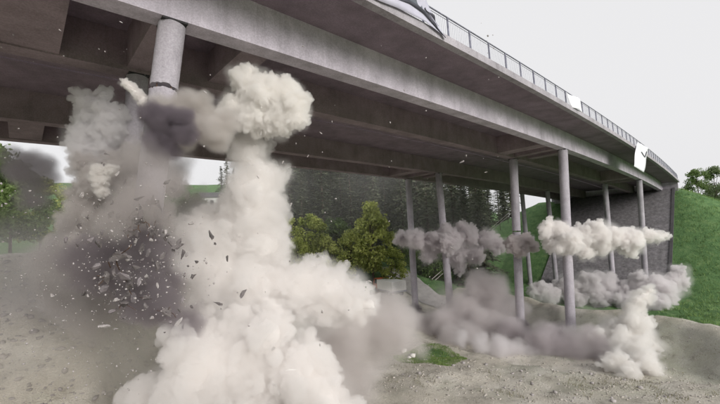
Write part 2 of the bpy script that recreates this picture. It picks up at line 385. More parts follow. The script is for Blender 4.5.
# ------------------------------------------------------------------ bridges
def sweep(profile, s0, s1, step=1.0):
    """closed (t,z) profile swept along the bent bridge axis"""
    n = max(2, int(abs(s1-s0)/step)+1); ss = np.linspace(s0, s1, n); k = len(profile)
    v = [bp(s, t, z) for s in ss for t, z in profile]; f = []
    for i in range(n-1):
        for j in range(k):
            a, b = i*k+j, i*k+(j+1) % k; f.append((a, a+k, b+k, b))
    f.append(tuple(range(k))); f.append(tuple(range(n*k-1, (n-1)*k-1, -1)))
    return v, f
def swept(name, prof, s0, s1, mat, parent, step=1.0):
    v, f = sweep(prof, s0, s1, step); return mesh(name, v, f, mat, parent)
ZS = ZB + 1.22         # soffit of the cantilever at the edge
def girder(parent, t, mat):
    h = .30
    return swept('girder', [(t-h, ZB), (t+h, ZB), (t+h, ZS+.12), (t-h, ZS+.12)], S_A, S_B, mat, parent)
def deck(t0, near):
    root = empty('road_bridge', (0, 0, 0))
    tl, tr = t0 + (EDGE if near else -3.84), t0 + G + (3.80 if near else 2.445)
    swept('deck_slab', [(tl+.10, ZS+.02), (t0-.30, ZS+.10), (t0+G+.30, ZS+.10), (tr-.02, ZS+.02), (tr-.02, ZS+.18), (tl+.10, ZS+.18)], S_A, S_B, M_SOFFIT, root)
    girder(root, t0, M_GIRDER if near else M_INNER_SHADED); girder(root, t0+G, M_INNER_SHADED)
    for rs in ROWS + [-26.0]:
        for off, hw, dz in ((-2.7, .62, .05), (0, .36, .12), (2.7, .45, .25)):
            s = rs + off
            b = MB(); c = []
            for z in (ZB+dz, ZS+.09):
                for ss, tt in ((s-hw, t0+.302), (s+hw, t0+.302), (s+hw, t0+G-.302), (s-hw, t0+G-.302)): c.append(bp(ss, tt, z))
            b.hexa(c).build('crossbeam', M_INNER_SHADED, root)
    swept('road_surface', [(tl+.5, ZS+.184), (tr-.3, ZS+.184), (tr-.3, ZS+.23), (tl+.5, ZS+.23)], S_A, S_B, M_ASPHALT, root)
    if near: swept('cornice', [(tl-.12, ZS-.06), (tl+.16, ZS-.06), (tl+.16, ZS+.014), (tl+.097, ZS+.014), (tl+.097, ZS+.25), (tl-.12, ZS+.25)], S_A, S_B, M_KERB, root)
    if near:
        te = tl + .03; zt = ZS+.25
        sp = np.arange(-33.6, 79.6, 1.56)
        pm = MB(); pm.box(-.03, .03, -.03, .03, 0, .86); pd = meshdata('rail_post', pm.v, pm.f, M_STEEL)
        for s in sp + (11.995-sp[np.argmin(abs(sp-11.995))]):
            o = link('rail_post', pd, root); o.location = bp(s, te, zt)
        def bar(name, z, r):
            ss = np.arange(S_A+.2, S_B-.2, 1.5); MB().tube([bp(s, te, zt+z) for s in ss], r, 6).build(name, M_STEEL, root, True)
        bar('hand_rail', .88, .03); bar('middle_rail', .77, .012); bar('lower_rail', .10, .012)
        fb = MB()
        for s in np.arange(S_A+.3, S_B-.4, .125):
            p = bp(s, te, zt); fb.box(p[0]-.0028, p[0]+.0028, p[1]-.0028, p[1]+.0028, p[2]+.10, p[2]+.77)
        o = fb.build('railing_bars', M_STEEL, root); o['kind'] = 'stuff'
    return root
near = prop(deck(0, True), 'concrete girder bridge deck with steel railing, the one hung with white banners', 'bridge')
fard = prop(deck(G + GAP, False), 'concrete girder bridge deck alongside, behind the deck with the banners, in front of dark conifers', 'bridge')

# abutment at the far end
ab = empty('bridge_abutment', (80, 20, 0))
def awall(name, s0, s1, t0, t1, z0, z1, mat):
    b = MB(); c = []
    for z in (z0, z1):
        for ss, tt in ((s0, t0), (s1, t0), (s1, t1), (s0, t1)):
            q = bp(ss, tt, 0); c.append((q[0]-80, q[1]-20, z))
    return b.hexa(c).build(name, mat, ab)
awall('bearing_wall', 80.06, 81.2, -2.3, 2*G+GAP+2.2, 9.0, ZB-drop(80)+1.5, M_GIRDER)
awall('bearing_shelf', 78.6, 80.04, -1.2, 2*G+GAP+1.2, 10.5, ZB-drop(79)-.32, M_GIRDER)
for t in T_COL: awall('bearing_block', 78.9, 79.7, t-.35, t+.35, ZB-drop(79)-.318, ZB-drop(79.3)-.003, M_KERB)
prop(ab, 'pale concrete abutment carrying the bridge end above the dark paved slope', 'abutment')

# columns
CR = .325
def shaft_mesh(p0, p1, r, broken0=0.0, broken1=0.0, n=40, rings=46, seed=0):
    """tapered round shaft between two points; the broken end is jagged"""
    p0, p1 = np.array(p0, float), np.array(p1, float); d = p1-p0; L = np.linalg.norm(d); d /= L
    u = np.cross(d, (0, 1, 0)); u /= np.linalg.norm(u); v = np.cross(d, u); rg = np.random.default_rng(seed)
    jr = np.repeat(rg.random(n//4+1), 4)[:n]; jag0 = broken0*(.45*rg.random(n) + .8*jr*np.abs(np.sin(np.linspace(0, 2.3*math.pi, n)))); jag1 = broken1*(rg.random(n) + .6*np.sin(np.linspace(0, 4*math.pi, n)+1))
    vs = []
    for i in range(rings+1):
        f = i/rings
        for k in range(n):
            a = 2*math.pi*k/n
            l = f*L; l = max(l, jag0[k]) if f < .25 else l; l = min(l, L-jag1[k]) if f > .75 else l
            rr = r*(1+.004*math.sin(5*a+i*.6)+.003*rg.standard_normal())
            vs.append(p0 + d*l + rr*(math.cos(a)*u+math.sin(a)*v))
    fs = [(i*n+k, i*n+(k+1) % n, (i+1)*n+(k+1) % n, (i+1)*n+k) for i in range(rings) for k in range(n)]
    fs.append(tuple(range(n-1, -1, -1))); fs.append(tuple(range(rings*n, (rings+1)*n)))
    return vs, fs
def column(base, top, label, cuts=(), lean=None, seed=0, foot=True):
    base, top = np.array(base, float), np.array(top, float)
    root = empty('bridge_column', tuple(base)); d = top-base; L = np.linalg.norm(d)
    marks = [0]+list(cuts)+[1]
    for i in range(len(marks)-1):
        a, b = marks[i], marks[i+1]
        ga = .03/L if a > 0 else 0; gb = .02/L if b < 1 else .05/L
        v, f = shaft_mesh(d*(a+ga), d*(b-gb), CR, .05 if a > 0 else (0 if foot else .45), .05 if b < 1 else 0, seed=seed+i)
        o = mesh('shaft', v, f, M_COLUMN, root); shade_smooth_by_angle(o, 50)
        if b < 1:   # reinforcement bridging the blasted joint
            for k in range(5):
                an = 2*math.pi*k/5; e = np.array([math.cos(an), math.sin(an), 0])*CR*.80
                bb = MB(); rg = np.random.default_rng(seed*50+k); mid = d*b + e*1.05 + rg.normal(0, .015, 3)
                bb.tube([d*(b-.5/L)+e, mid, d*(b+.5/L)+e], .014, 6).build('rebar', M_REBAR, root, True)
    u = d/L
    bm_ = MB(); bm_.box(-.30, .30, -.30, .30, -.05, -.002)
    o = bm_.build('bearing', M_BEAR, root); o.location = Vector(d)
    if foot:
        v, f = shaft_mesh((0, 0, -.6), (0, 0, .10), CR+.14, 0, .06, seed=seed+9, rings=8)
        o = mesh('footing', v, f, M_RUBBLE, root); shade_smooth_by_angle(o, 50)
    return prop(root, label, 'column')
names = {0: 'under the outer girder of the bannered deck', 1: 'under the inner girder of the bannered deck', 2: 'under the inner girder of the rear deck', 3: 'under the outer girder of the rear deck'}
for ri, rs in enumerate(ROWS):
    for ci, t in enumerate(T_COL):
        top = bp(rs, t, ZB-.002); base = top.copy(); gz = ground_z(rs, top[1]); base[2] = gz-.05
        if ri == 0 and ci == 0:
            bot = at(147.5, 214, 9.15)
            column(bot, bp(rs, t, ZB-.002), 'leaning concrete column snapped below its head and torn apart at the foot by the blast', (.64,), seed=3, foot=False)
            continue
        lab = {0: 'column lost in brown dust, ', 1: 'smoke-ringed concrete column, ', 2: 'column by the paved slope, '}[ri] + names[ci]
        foot_px = {(1, 0): (571, 336), (1, 1): (520.5, 326), (1, 2): (451.5, 319), (1, 3): (415.5, 309), (2, 0): (645, 279), (2, 1): (612.5, 280)}
        if (ri, ci) in foot_px: base = on_z(*foot_px[(ri, ci)], 0.0); base[2] = min(ground_z(base[0], base[1]), .3)-.05
        if ri == 0 and ci == 1:
            column(at(131, 232, 12.1), top, 'upper stump of a blasted column half lost in brown dust beside the leaning one', (), seed=31, foot=False); continue
        cut = ((CAM[2]-.6-base[2])/(top[2]-base[2]),) if ri == 1 else ()
        column(base, top, lab, cut, seed=20+ri*10+ci)

# ------------------------------------------------------------------ banners on the railing
def cloth(name, poly_fn, nu, nv, mat, parent=None, thick=.006):
    vs = []; fs = []
    for sgn in (0, 1):
        for i in range(nu+1):
            for j in range(nv+1):
                p = np.array(poly_fn(i/nu, j/nv), float); p[1] += thick*sgn; vs.append(p)
    n = (nu+1)*(nv+1)
    for i in range(nu):
        for j in range(nv):
            a, b, c, d = i*(nv+1)+j, (i+1)*(nv+1)+j, (i+1)*(nv+1)+j+1, i*(nv+1)+j+1
            fs.append((a, b, c, d)); fs.append((n+d, n+c, n+b, n+a))
    ring = [(i, 0) for i in range(nu)]+[(nu, j) for j in range(nv)]+[(i, nv) for i in range(nu, 0, -1)]+[(0, j) for j in range(nv, 0, -1)]
    ids = [i*(nv+1)+j for i, j in ring]
    for a, b in zip(ids, ids[1:]+ids[:1]): fs.append((b, a, n+a, n+b))
    return mesh(name, vs, fs, mat, parent, True)
YE = Y0 + EDGE
def quad_px(cs, y_of, wave):
    def fn(u, v):
        a = np.array(cs[0])*(1-u)+np.array(cs[1])*u; b = np.array(cs[3])*(1-u)+np.array(cs[2])*u; q = a*(1-v)+b*v
        p = on_y(q[0], q[1], YE); p = on_y(q[0], q[1], YE+bend(p[0])+y_of); p[1] += wave(u, v); return p
    return fn
b3 = cloth('banner', quad_px([(637.5, 142), (648.5, 148), (643.5, 172.5), (633, 166.5)], -.17, lambda u, v: .09*math.sin(5*v+u)*v), 10, 20, M_CLOTH)
prop(b3, 'long white banner with a dark hook mark hanging below the deck edge', 'banner')
mk = cloth('print', quad_px([(641.2, 151.5), (642.2, 152), (645.3, 157), (644.6, 157.4)], -.19, lambda u, v: 0), 3, 6, M_INK, b3, .003)
mk = cloth('print', quad_px([(644.6, 157.4), (645.4, 157.2), (647.2, 151.6), (646.6, 151.2)], -.19, lambda u, v: 0), 3, 6, M_INK, b3, .003)
b2 = cloth('banner', quad_px([(566.5, 92), (580, 99.5), (583.5, 112), (573, 107.2)], -.17, lambda u, v: .06*math.sin(6*u+2*v)), 12, 14, M_CLOTH)
prop(b2, 'short plain white cloth draped over the railing, tapering to the cornice', 'banner')
# big printed banner: pale cloth, broad dark window-like print, dark border that runs down to the cornice
def curve_band(name, lower, upper, mat, off, parent, nv=6, wav=.05):
    lower, upper = np.array(lower, float), np.array(upper, float); nu = 40
    def arc(pl, u):
        s = np.r_[0, np.cumsum(np.linalg.norm(np.diff(pl, axis=0), axis=1))]; s /= s[-1]
        return np.array([np.interp(u, s, pl[:, 0]), np.interp(u, s, pl[:, 1])])
    def fn(u, v):
        q = arc(lower, u)*(1-v)+arc(upper, u)*v; p = on_y(q[0], q[1], YE+off); p[1] += wav*math.sin(u*9)*v; return p
    return cloth(name, fn, nu, nv, mat, parent, .006)
b1 = curve_band('banner', [(340, -22), (379, 0.5), (397, 7.5), (425, 21), (441, 33.5)], [(360, -55), (420, -14), (428, 4), (438, 22), (446.5, 37.3)], M_CLOTHG, -.16, None)
prop(b1, 'big pale grey banner with dark curved print sagging along the railing', 'banner')
curve_band('print', [(372, -14), (396, -1.5), (410, 4), (424, 13.2), (434, 24), (445.5, 37.8)], [(372, -16.5), (397, -3.5), (411, 2.2), (425, 11.2), (435.5, 22), (446.5, 36.9)], M_INK, -.185, b1, 2, .05)
curve_band('print', [(398, -4), (412, 3), (424, 12)], [(398, -18), (415, -6), (422, 4)], plain('slate_banner_print', (.11, .125, .15), .5, 0, .3, 3), -.185, b1, 4, .05)
curve_band('print', [(424.5, 8), (431, 15), (438.5, 26)], [(425.5, 7), (432, 13.8), (439, 25)], M_INK, -.185, b1, 2, .05)

# ------------------------------------------------------------------ trees
def conifer_data(k, h, w, n_wh):
    rg = np.random.default_rng(100+k); tm = MB()
    tm.tube([(0, 0, -.6), (rg.normal(0, .05), rg.normal(0, .05), h*.5), (0, 0, h)], [.22*h/18, .13*h/18, .02], 8)
    V = []; Fq = []
    for i in range(n_wh):
        f = i/(n_wh-1); z = h*(.10+.89*f); L = w*(1-f)**.8*(.75+.4*rg.random())+.15
        nb = 9 if f < .8 else 6
        for b in range(nb):
            a = rg.random()*2*math.pi; l = L*(.6+.5*rg.random()); dr = -.28-.25*rg.random()+.35*f
            nseg = max(3, int(l*3.4))
            for sgm in range(nseg):
                u = (sgm+.35+.5*rg.random())/nseg; c = np.array([math.cos(a)*l*u, math.sin(a)*l*u, z+dr*l*u*u+.10*l*u]) + rg.normal(0, .07, 3)
                sz = (.24+.24*rg.random())*(1.15-.4*u); tw = a+rg.normal(0, .7)
                e1 = np.array([math.cos(tw), math.sin(tw), dr*.8+rg.normal(0, .2)])*sz; e2 = np.array([-math.sin(tw), math.cos(tw), rg.normal(-.3, .35)])*sz*.55
                n = len(V); V += [c-e1*.6, c+e2, c+e1*1.2, c-e2+np.array([0, 0, -.10])]; Fq.append((n, n+1, n+2, n+3))
    return meshdata('trunk', tm.v, tm.f, M_BARK, True), meshdata('crown', np.array(V), np.array(Fq), M_NEEDLE)
def broadleaf_data(k, h, w, leaves, mat, cone=.0, leaf=.16, low=.22):
    rg = np.random.default_rng(300+k); tm = MB(); clumps = []
    tm.tube([(0, 0, -.5), (.05, 0, h*.25), (rg.normal(0, .1), rg.normal(0, .1), h*.6), (0, 0, h*.9)], [.05*h*.35, .04*h*.35, .02*h*.35, .01], 8)
    for i in range(46):
        f = rg.random(); z = h*(low+(1-low)*f); rr = w*math.sqrt(max(.03, 1-(2*f-.85)**2*(.8+cone)))*(.25+.75*math.sqrt(rg.random()))*(1-cone*f*.75); a = rg.random()*2*math.pi
        c = np.array([math.cos(a)*rr, math.sin(a)*rr, z]); clumps.append((c, w*(.20+.22*rg.random())))
        if i % 2 == 0: tm.tube([(0, 0, z*.55), c*np.array([.5, .5, .85]), c], [.012*h*.3, .008*h*.3, .006], 5)
    C = np.array([c for c, _ in clumps]); Rr = np.array([r for _, r in clumps])
    pick = rg.integers(0, len(C), leaves); d = rg.normal(size=(leaves, 3)); d /= np.linalg.norm(d, axis=1)[:, None]
    cen = C[pick] + d*(Rr[pick]*rg.random(leaves)**.45)[:, None]*np.array([1, 1, .75])
    e1 = rg.normal(size=(leaves, 3)); e1 /= np.linalg.norm(e1, axis=1)[:, None]; e2 = np.cross(e1, rg.normal(size=(leaves, 3))); e2 /= np.linalg.norm(e2, axis=1)[:, None]
    sz = leaf*(.6+.8*rg.random(leaves))[:, None]
    V = np.stack([cen-e1*sz, cen+e2*sz*.6, cen+e1*sz, cen-e2*sz*.6], 1).reshape(-1, 3)
    return meshdata('trunk', tm.v, tm.f, M_BARK, True), meshdata('crown', V, np.arange(leaves*4).reshape(-1, 4), mat)
def plant(name, data, x, y, label, cat, group=None, sc=1.0, rot=None, sink=.1):
    e = empty(name, (x, y, ground_z(x, y)-sink)); e.scale = (sc, sc, sc*random.uniform(.92, 1.1)); e.rotation_euler.z = random.uniform(0, 6.28) if rot is None else rot
    link('trunk', data[0], e); link('crown', data[1], e)
    return prop(e, label, cat, group)
CON = [conifer_data(0, 19, 2.9, 34), conifer_data(1, 16, 2.5, 30), conifer_data(2, 22, 3.1, 38), conifer_data(3, 14, 2.7, 26)]
rg = np.random.default_rng(5); placed = []
tries = 0
while len(placed) < 200 and tries < 6000:
    tries += 1
    az = math.radians(rg.uniform(27.0, 64)); D = rg.uniform(53, 112)
    x, y = D*math.sin(az), D*math.cos(az)
    if embank(np.array(x), np.array(y)) > 1.5: continue
    if az > math.radians(60.0): continue
    if any((x-a)**2+(y-b)**2 < 2.7**2 for a, b in placed): continue
    placed.append((x, y))
    plant('conifer_tree', CON[rg.integers(0, 4)], x, y, 'tall dark conifer in the dense wood seen under the bridge', 'tree', 'conifers of the dense wood', sc=rg.uniform(.75, 1.15))
for i in range(18):
    az = math.radians(rg.uniform(57.5, 64.5)); D = rg.uniform(104, 135)
    plant('conifer_tree', CON[rg.integers(0, 3)], D*math.sin(az), D*math.cos(az), 'tall dark conifer in the dense wood seen under the bridge', 'tree', 'conifers of the dense wood', sc=rg.uniform(.9, 1.25))
def azd(px, py, D):
    d = ray(px, py)[:2]; d = d/np.linalg.norm(d)*D; return d
BRO = [broadleaf_data(0, 7.5, 2.6, 5200, M_LEAF, .0, .15), broadleaf_data(1, 8.0, 2.7, 5600, M_LEAF, .55, .15), broadleaf_data(2, 6.0, 2.5, 4200, M_LEAF2, 0, .15), broadleaf_data(3, 11, 4.2, 8000, M_LEAF2, .1, .2), broadleaf_data(4, 8.5, 3.6, 9000, foliage('leaf_pale_green', (.12, .17, .08), (.28, .35, .17), .4), .2, .15, .05)]
for px, D, kd, sc, lab in [(372, 47.0, 1, 1.2, 'pointed yellow green broadleaf tree before the dark wood, close to the small truck'),
                           (338, 49.5, 2, 1.1, 'mid green rounded broadleaf tree wedged between two yellow green ones before the wood'),
                           (310, 47.5, 0, 1.0, 'rounded yellow green broadleaf tree beside the tall white smoke'),
                           (286, 50.0, 0, .9, 'yellow green broadleaf tree half hidden by the tall white smoke'),
                           (324, 46.0, 0, .80, 'low yellow green bush in the middle of the bright band before the wood'),
                           (351, 46.5, 0, .86, 'yellow green bush touching the pointed tree in the bright band'),
                           (390, 46.0, 0, .70, 'small yellow green bush just behind the small truck'),
                           (298, 45.5, 0, .74, 'small yellow green bush next to the tall white smoke'),
                           (402, 49.5, 2, .85, 'low mid green bushy tree behind the rear deck columns'),
                           (432, 52.0, 2, .9, 'grey green bushy tree between the two rear deck columns'),
                           (10, 44.0, 3, .72, 'pale green broadleaf tree seen past the dark dust puff'),
                           (-34, 40.0, 3, .8, 'big green broadleaf tree partly cut by the left side of the view'),
                           (40, 50.0, 0, .95, 'green broadleaf tree on the rise behind the brown dust'),
                           (196, 66.0, 2, 1.0, 'round grey green tree beside the white house')]:
    x, y = azd(px, 250, D); plant('broadleaf_tree', BRO[kd], x, y, lab, 'tree', sc=sc)
for px, D, kd, sc in [(229, 86, 3, .78), (223, 94, 3, .62), (236, 90, 3, .6)]:
    x, y = azd(px, 250, D); plant('conifer_tree', CON[kd], x, y, 'small conifer on the rise around the white house', 'tree', 'conifers round the white house', sc=sc)
for s, y, kd, sc, lab in [(95, 4.6, 4, .80, 'leafy green tree on top of the grass bank beside the bridge end'), (101, 2.0, 4, .8, 'leafy green tree a little down the grass bank'), (88, 8.6, 2, .75, 'low bush at the top corner of the grass bank'), (104, 7.5, 4, .8, 'bushy green tree behind the leafy one on the grass bank')]:
    plant('broadleaf_tree', BRO[kd], s, y, lab, 'tree', sc=sc)

# ------------------------------------------------------------------ house on the rise
hx, hy = azd(213, 250, 82.0); hz = ground_z(hx, hy)
ho = empty('house', (hx, hy, hz)); ho.rotation_euler.z = -math.radians(20); ho.scale = (.72,)*3
M_WALLW = plain('white_render', (.78, .77, .75), .8, 0, .05); M_ROOF = plain('slate_roof', (.10, .095, .10), .8); M_GLASS = plain('dark_window', (.03, .035, .04), .15)
MB().box(-3, 3, -2.4, 2.4, -1.5, 3.6).build('wall', M_WALLW, ho)
MB().add([(-3.3, -2.8, 3.5), (3.3, -2.8, 3.5), (3.3, 2.8, 3.5), (-3.3, 2.8, 3.5), (-3.3, 0, 5.2), (3.3, 0, 5.2)], [(0, 1, 5, 4), (2, 3, 4, 5), (0, 4, 3), (1, 2, 5), (3, 2, 1, 0)]).build('roof', M_ROOF, ho)
for wx in (-2, 0, 2):
    wn = MB().box(wx-.5, wx+.5, -2.46, -2.402, 1.2, 2.8).build('window', M_WALLW, ho); MB().box(wx-.42, wx+.42, -2.48, -2.462, 1.28, 2.72).build('pane', M_GLASS, wn)
prop(ho, 'small white house with dark roof on the rise between trees', 'house')

# ------------------------------------------------------------------ small truck on the pale road
tp = on_z(389, 296, .55); tk = empty('truck', (tp[0], tp[1], ground_z(tp[0], tp[1])+.06)); dr = ray(478, 304)[:2]
tk.rotation_euler.z = math.atan2(rb[1]-ra[1], rb[0]-ra[0])
M_OR = plain('orange_paint', (.55, .13, .04), .4, 0, .08); M_TYRE = plain('tyre_rubber', (.02, .02, .02), .85)
cb = MB(); cb.add([(-2.3, -.8, .45), (-1.15, -.8, .45), (-1.15, .8, .45), (-2.3, .8, .45), (-2.3, -.8, 1.15), (-2.0, -.74, 1.85), (-1.15, -.74, 1.9), (-1.15, .74, 1.9), (-2.0, .74, 1.85), (-2.3, .8, 1.15), (-1.15, -.8, 1.15), (-1.15, .8, 1.15)],
    [(0, 3, 2, 1), (0, 1, 10, 4), (4, 10, 6, 5), (3, 9, 11, 2), (9, 8, 7, 11), (0, 4, 9, 3), (4, 5, 8, 9), (5, 6, 7, 8), (1, 2, 11, 10), (10, 11, 7, 6)])
cab = cb.build('cab', M_OR, tk)
MB().add([(-2.285, -.66, 1.22), (-2.285, .66, 1.22), (-2.035, .62, 1.76), (-2.035, -.62, 1.76)], [(0, 1, 2, 3)]).build('windscreen', M_GLASS, cab)
for s_ in (-1, 1): MB().add([(-1.95, s_*.795, 1.22), (-1.3, s_*.795, 1.22), (-1.3, s_*.755, 1.75), (-1.85, s_*.755, 1.75)], [(0, 1, 2, 3)]).build('side_window', M_GLASS, cab)
MB().box(-2.3, 2.4, -.45, .45, .38, .449).build('chassis', M_TYRE, tk)
MB().box(-1.08, 2.4, -.95, .95, .55, .70).build('bed', M_STEEL, tk)
MB().box(-1.05, 2.38, -.93, .93, .704, 1.75).build('box_body', M_WALLW, tk)
for wx in (-1.75, 1.5):
    for s_ in (-1, 1):
        wm = MB(); wm.tube([(wx, s_*.62, .38), (wx, s_*.66, .38), (wx, s_*.84, .38), (wx, s_*.86, .38)], [.30, .38, .38, .32], 18)
        wo_ = wm.build('wheel', M_TYRE, tk, True); wr = MB(); wr.tube([(wx, s_*.80, .38), (wx, s_*.875, .38)], .2, 14); wr.build('rim', M_STEEL, wo_)
prop(tk, 'small truck with orange cab and white box body on the pale road', 'truck')

# ------------------------------------------------------------------ stair rail up the grass bank beyond the decks
st = empty('handrail', tuple(at(432, 283, 47))); pA, pB = np.zeros(3), at(515, 210, 70)-at(432, 283, 47)
for zz in (.0, .45): MB().tube([pA+(0, 0, zz), pB*.5+(0, 0, zz), pB+(0, 0, zz)], .05, 6).build('rail', plain('weathered_rail', (.36, .33, .31), .8), st)
for k in range(9):
    q = pA+(pB-pA)*k/8; MB().tube([q+(0, 0, -1.2), q+(0, 0, .5)], .045, 6).build('post', M_BARK, st)
prop(st, 'long pale handrail climbing the grass bank behind the rear deck columns', 'handrail')

# ------------------------------------------------------------------ stones, grass tufts, weeds
ico = bmesh.new(); bmesh.ops.create_icosphere(ico, subdivisions=1, radius=1); ICO_V = np.array([v.co[:] for v in ico.verts]); ICO_F = np.array([[v.index for v in f.verts] for f in ico.faces]); ico.free()
ico = bmesh.new(); bmesh.ops.create_icosphere(ico, subdivisions=2, radius=1); ICO2_V = np.array([v.co[:] for v in ico.verts]); ICO2_F = np.array([[v.index for v in f.verts] for f in ico.faces]); ico.free()
def rocks(n, cen, size, seed, flat=.65):
    r_ = np.random.default_rng(seed); sc = size[:, None, None]*r_.uniform(.55, 1.2, (n, 1, 3))*np.array([1, 1, flat])
    V = ICO_V[None]*sc*(1+.28*np.clip(r_.standard_normal((n, len(ICO_V), 1)), -1.4, 1.2))
    a = r_.random(n)*6.28; ca, sa = np.cos(a)[:, None], np.sin(a)[:, None]
    V = np.stack([V[..., 0]*ca-V[..., 1]*sa, V[..., 0]*sa+V[..., 1]*ca, V[..., 2]], -1) + cen[:, None]
    Fc = (ICO_F[None]+(np.arange(n)*len(ICO_V))[:, None, None]).reshape(-1, 3)
    return V.reshape(-1, 3), Fc
n = 9000; u = RNG.uniform(0, 720, n); v = 300+104*RNG.random(n)**.8
pts = np.array([on_z(a, b, .9) for a, b in zip(u, v)]); pts += RNG.normal(0, .4, pts.shape); pts[:, 2] = height(pts[:, 0], pts[:, 1])
V, Fc = rocks(n, pts, .018+.05*RNG.random(n)**4+.012*RNG.random(n), 1)
prop(mesh('gravel', V, Fc, plain('stone', (.40, .37, .33), .9, 0, .35, 3.)), kind='stuff')
for i, (px, py, r) in enumerate([(404, 350, .20), (413, 353.5, .21), (409, 358, .13)]):
    p = on_z(px, py, 1.0); V, Fc = rocks(1, np.array([[0, 0, 0.]]), np.array([r]), 40+i, .9); o = mesh('stone', V, Fc, plain('white_stone', (.70, .67, .63), .9)); o.location = (p[0], p[1], ground_z(p[0], p[1])+r*.35)
    prop(o, 'whitish stone in the little heap at the edge of the grass patch', 'stone', 'whitish stones by the grass patch')
for i, (px, py, r) in enumerate([(521, 369, .13), (463, 363, .10), (532, 383, .10), (640, 386, .09), (486, 362, .12), (592, 381, .11), (439, 384, .08), (690, 372, .12), (555, 393, .08)]):
    p = on_z(px, py, 1.05); V, Fc = rocks(1, np.array([[0, 0, 0.]]), np.array([r]), 60+i, .8); o = mesh('stone', V, Fc, M_RUBBLE); o.location = (p[0], p[1], ground_z(p[0], p[1])+r*.3)
    prop(o, 'loose grey stone lying on the bare dirt shoulder', 'stone', 'loose stones on the dirt shoulder')
n = 900; u = np.r_[RNG.uniform(-10, 330, 600), RNG.uniform(330, 720, 300)]; v = 318+86*RNG.random(n)
pts = np.array([on_z(a, b, 1.8 if a < 250 else 1.1) for a, b in zip(u, v)]); pts += RNG.normal(0, .5, pts.shape); pts[:, 2] = height(pts[:, 0], pts[:, 1])
V, Fc = rocks(n, pts, .03+.085*RNG.random(n)**3, 2)
prop(mesh('rubble', V, Fc, M_RUBBLE), kind='stuff')
n = 1500; aa = np.radians(RNG.uniform(-6, 17, n)); rr_ = RNG.uniform(9.5, 27, n); pts = np.stack([rr_*np.sin(aa), rr_*np.cos(aa), 0*aa], -1); pts[:, 2] = height(pts[:, 0], pts[:, 1])
V, Fc = rocks(n, pts, .03+.16*RNG.random(n)**3.5, 9)
prop(mesh('rubble', V, Fc, plain('dark_rubble', (.27, .245, .24), .9, 0, .4, 2.5)), kind='stuff')
def blades(name, cen, h, wd, seed, mat):
    n = len(cen); r_ = np.random.default_rng(seed); a = r_.random(n)*6.28; d = np.stack([np.cos(a), np.sin(a), 0*a], -1); L = np.stack([r_.normal(0, .45, n), r_.normal(0, .45, n), np.ones(n)], -1)*(h*r_.uniform(.5, 1.2, n))[:, None]
    V = np.stack([cen-d*wd, cen+d*wd, cen+L*.6+d*wd*.6, cen+L], 1).reshape(-1, 3)
    return prop(mesh(name, V, np.arange(n*4).reshape(-1, 4), mat), kind='stuff')
n = 9000; rr = np.sqrt(RNG.random(n)); a = RNG.random(n)*6.28
c = np.stack([pc[0]+1.7*rr*np.cos(a)*(1+.25*np.sin(3*a)), pc[1]+2.2*rr*np.sin(a)*(1+.2*np.cos(2*a)), 0*a], -1); c[:, 2] = height(c[:, 0], c[:, 1])
blades('grass', c, .07, .010, 3, M_BLADE)
n = 34000; gx_ = RNG.uniform(38, 104, n); gy_ = RNG.uniform(-16, 12, n); c = np.stack([gx_, gy_, 0*gx_], -1); eb = embank(gx_, gy_)
keep = ((eb > .3) | ((gx_ < 62) & (gy_ < 9) & (np.hypot(gx_, gy_) > np.interp(np.degrees(np.arctan2(gx_, gy_)), BEN[0], BEN[1])+1.2))) & (eb < Z_TOP+.1) & ~((gx_ < 80) & (gy_ > 8.2+bend(gx_)*.9)) & (fbm(gx_*.5, gy_*.5) > -.22); c = c[keep]; c[:, 2] = height(c[:, 0], c[:, 1])-.02
blades('tall_grass', c, .34, .035, 8, foliage('bank_grass', (.07, .14, .045), (.24, .36, .12), .3))
n = 7000; u = RNG.uniform(330, 720, n); v = RNG.uniform(340, 404, n); p = np.array([on_z(a_, b_, 1.1) for a_, b_ in zip(u, v)])
keep = fbm(p[:, 0]*.9, p[:, 1]*.9) > .16; p = p[keep]; p[:, 2] = height(p[:, 0], p[:, 1])
blades('weeds', p, .10, .010, 4, foliage('dry_weeds', (.10, .10, .045), (.24, .23, .11), .3))

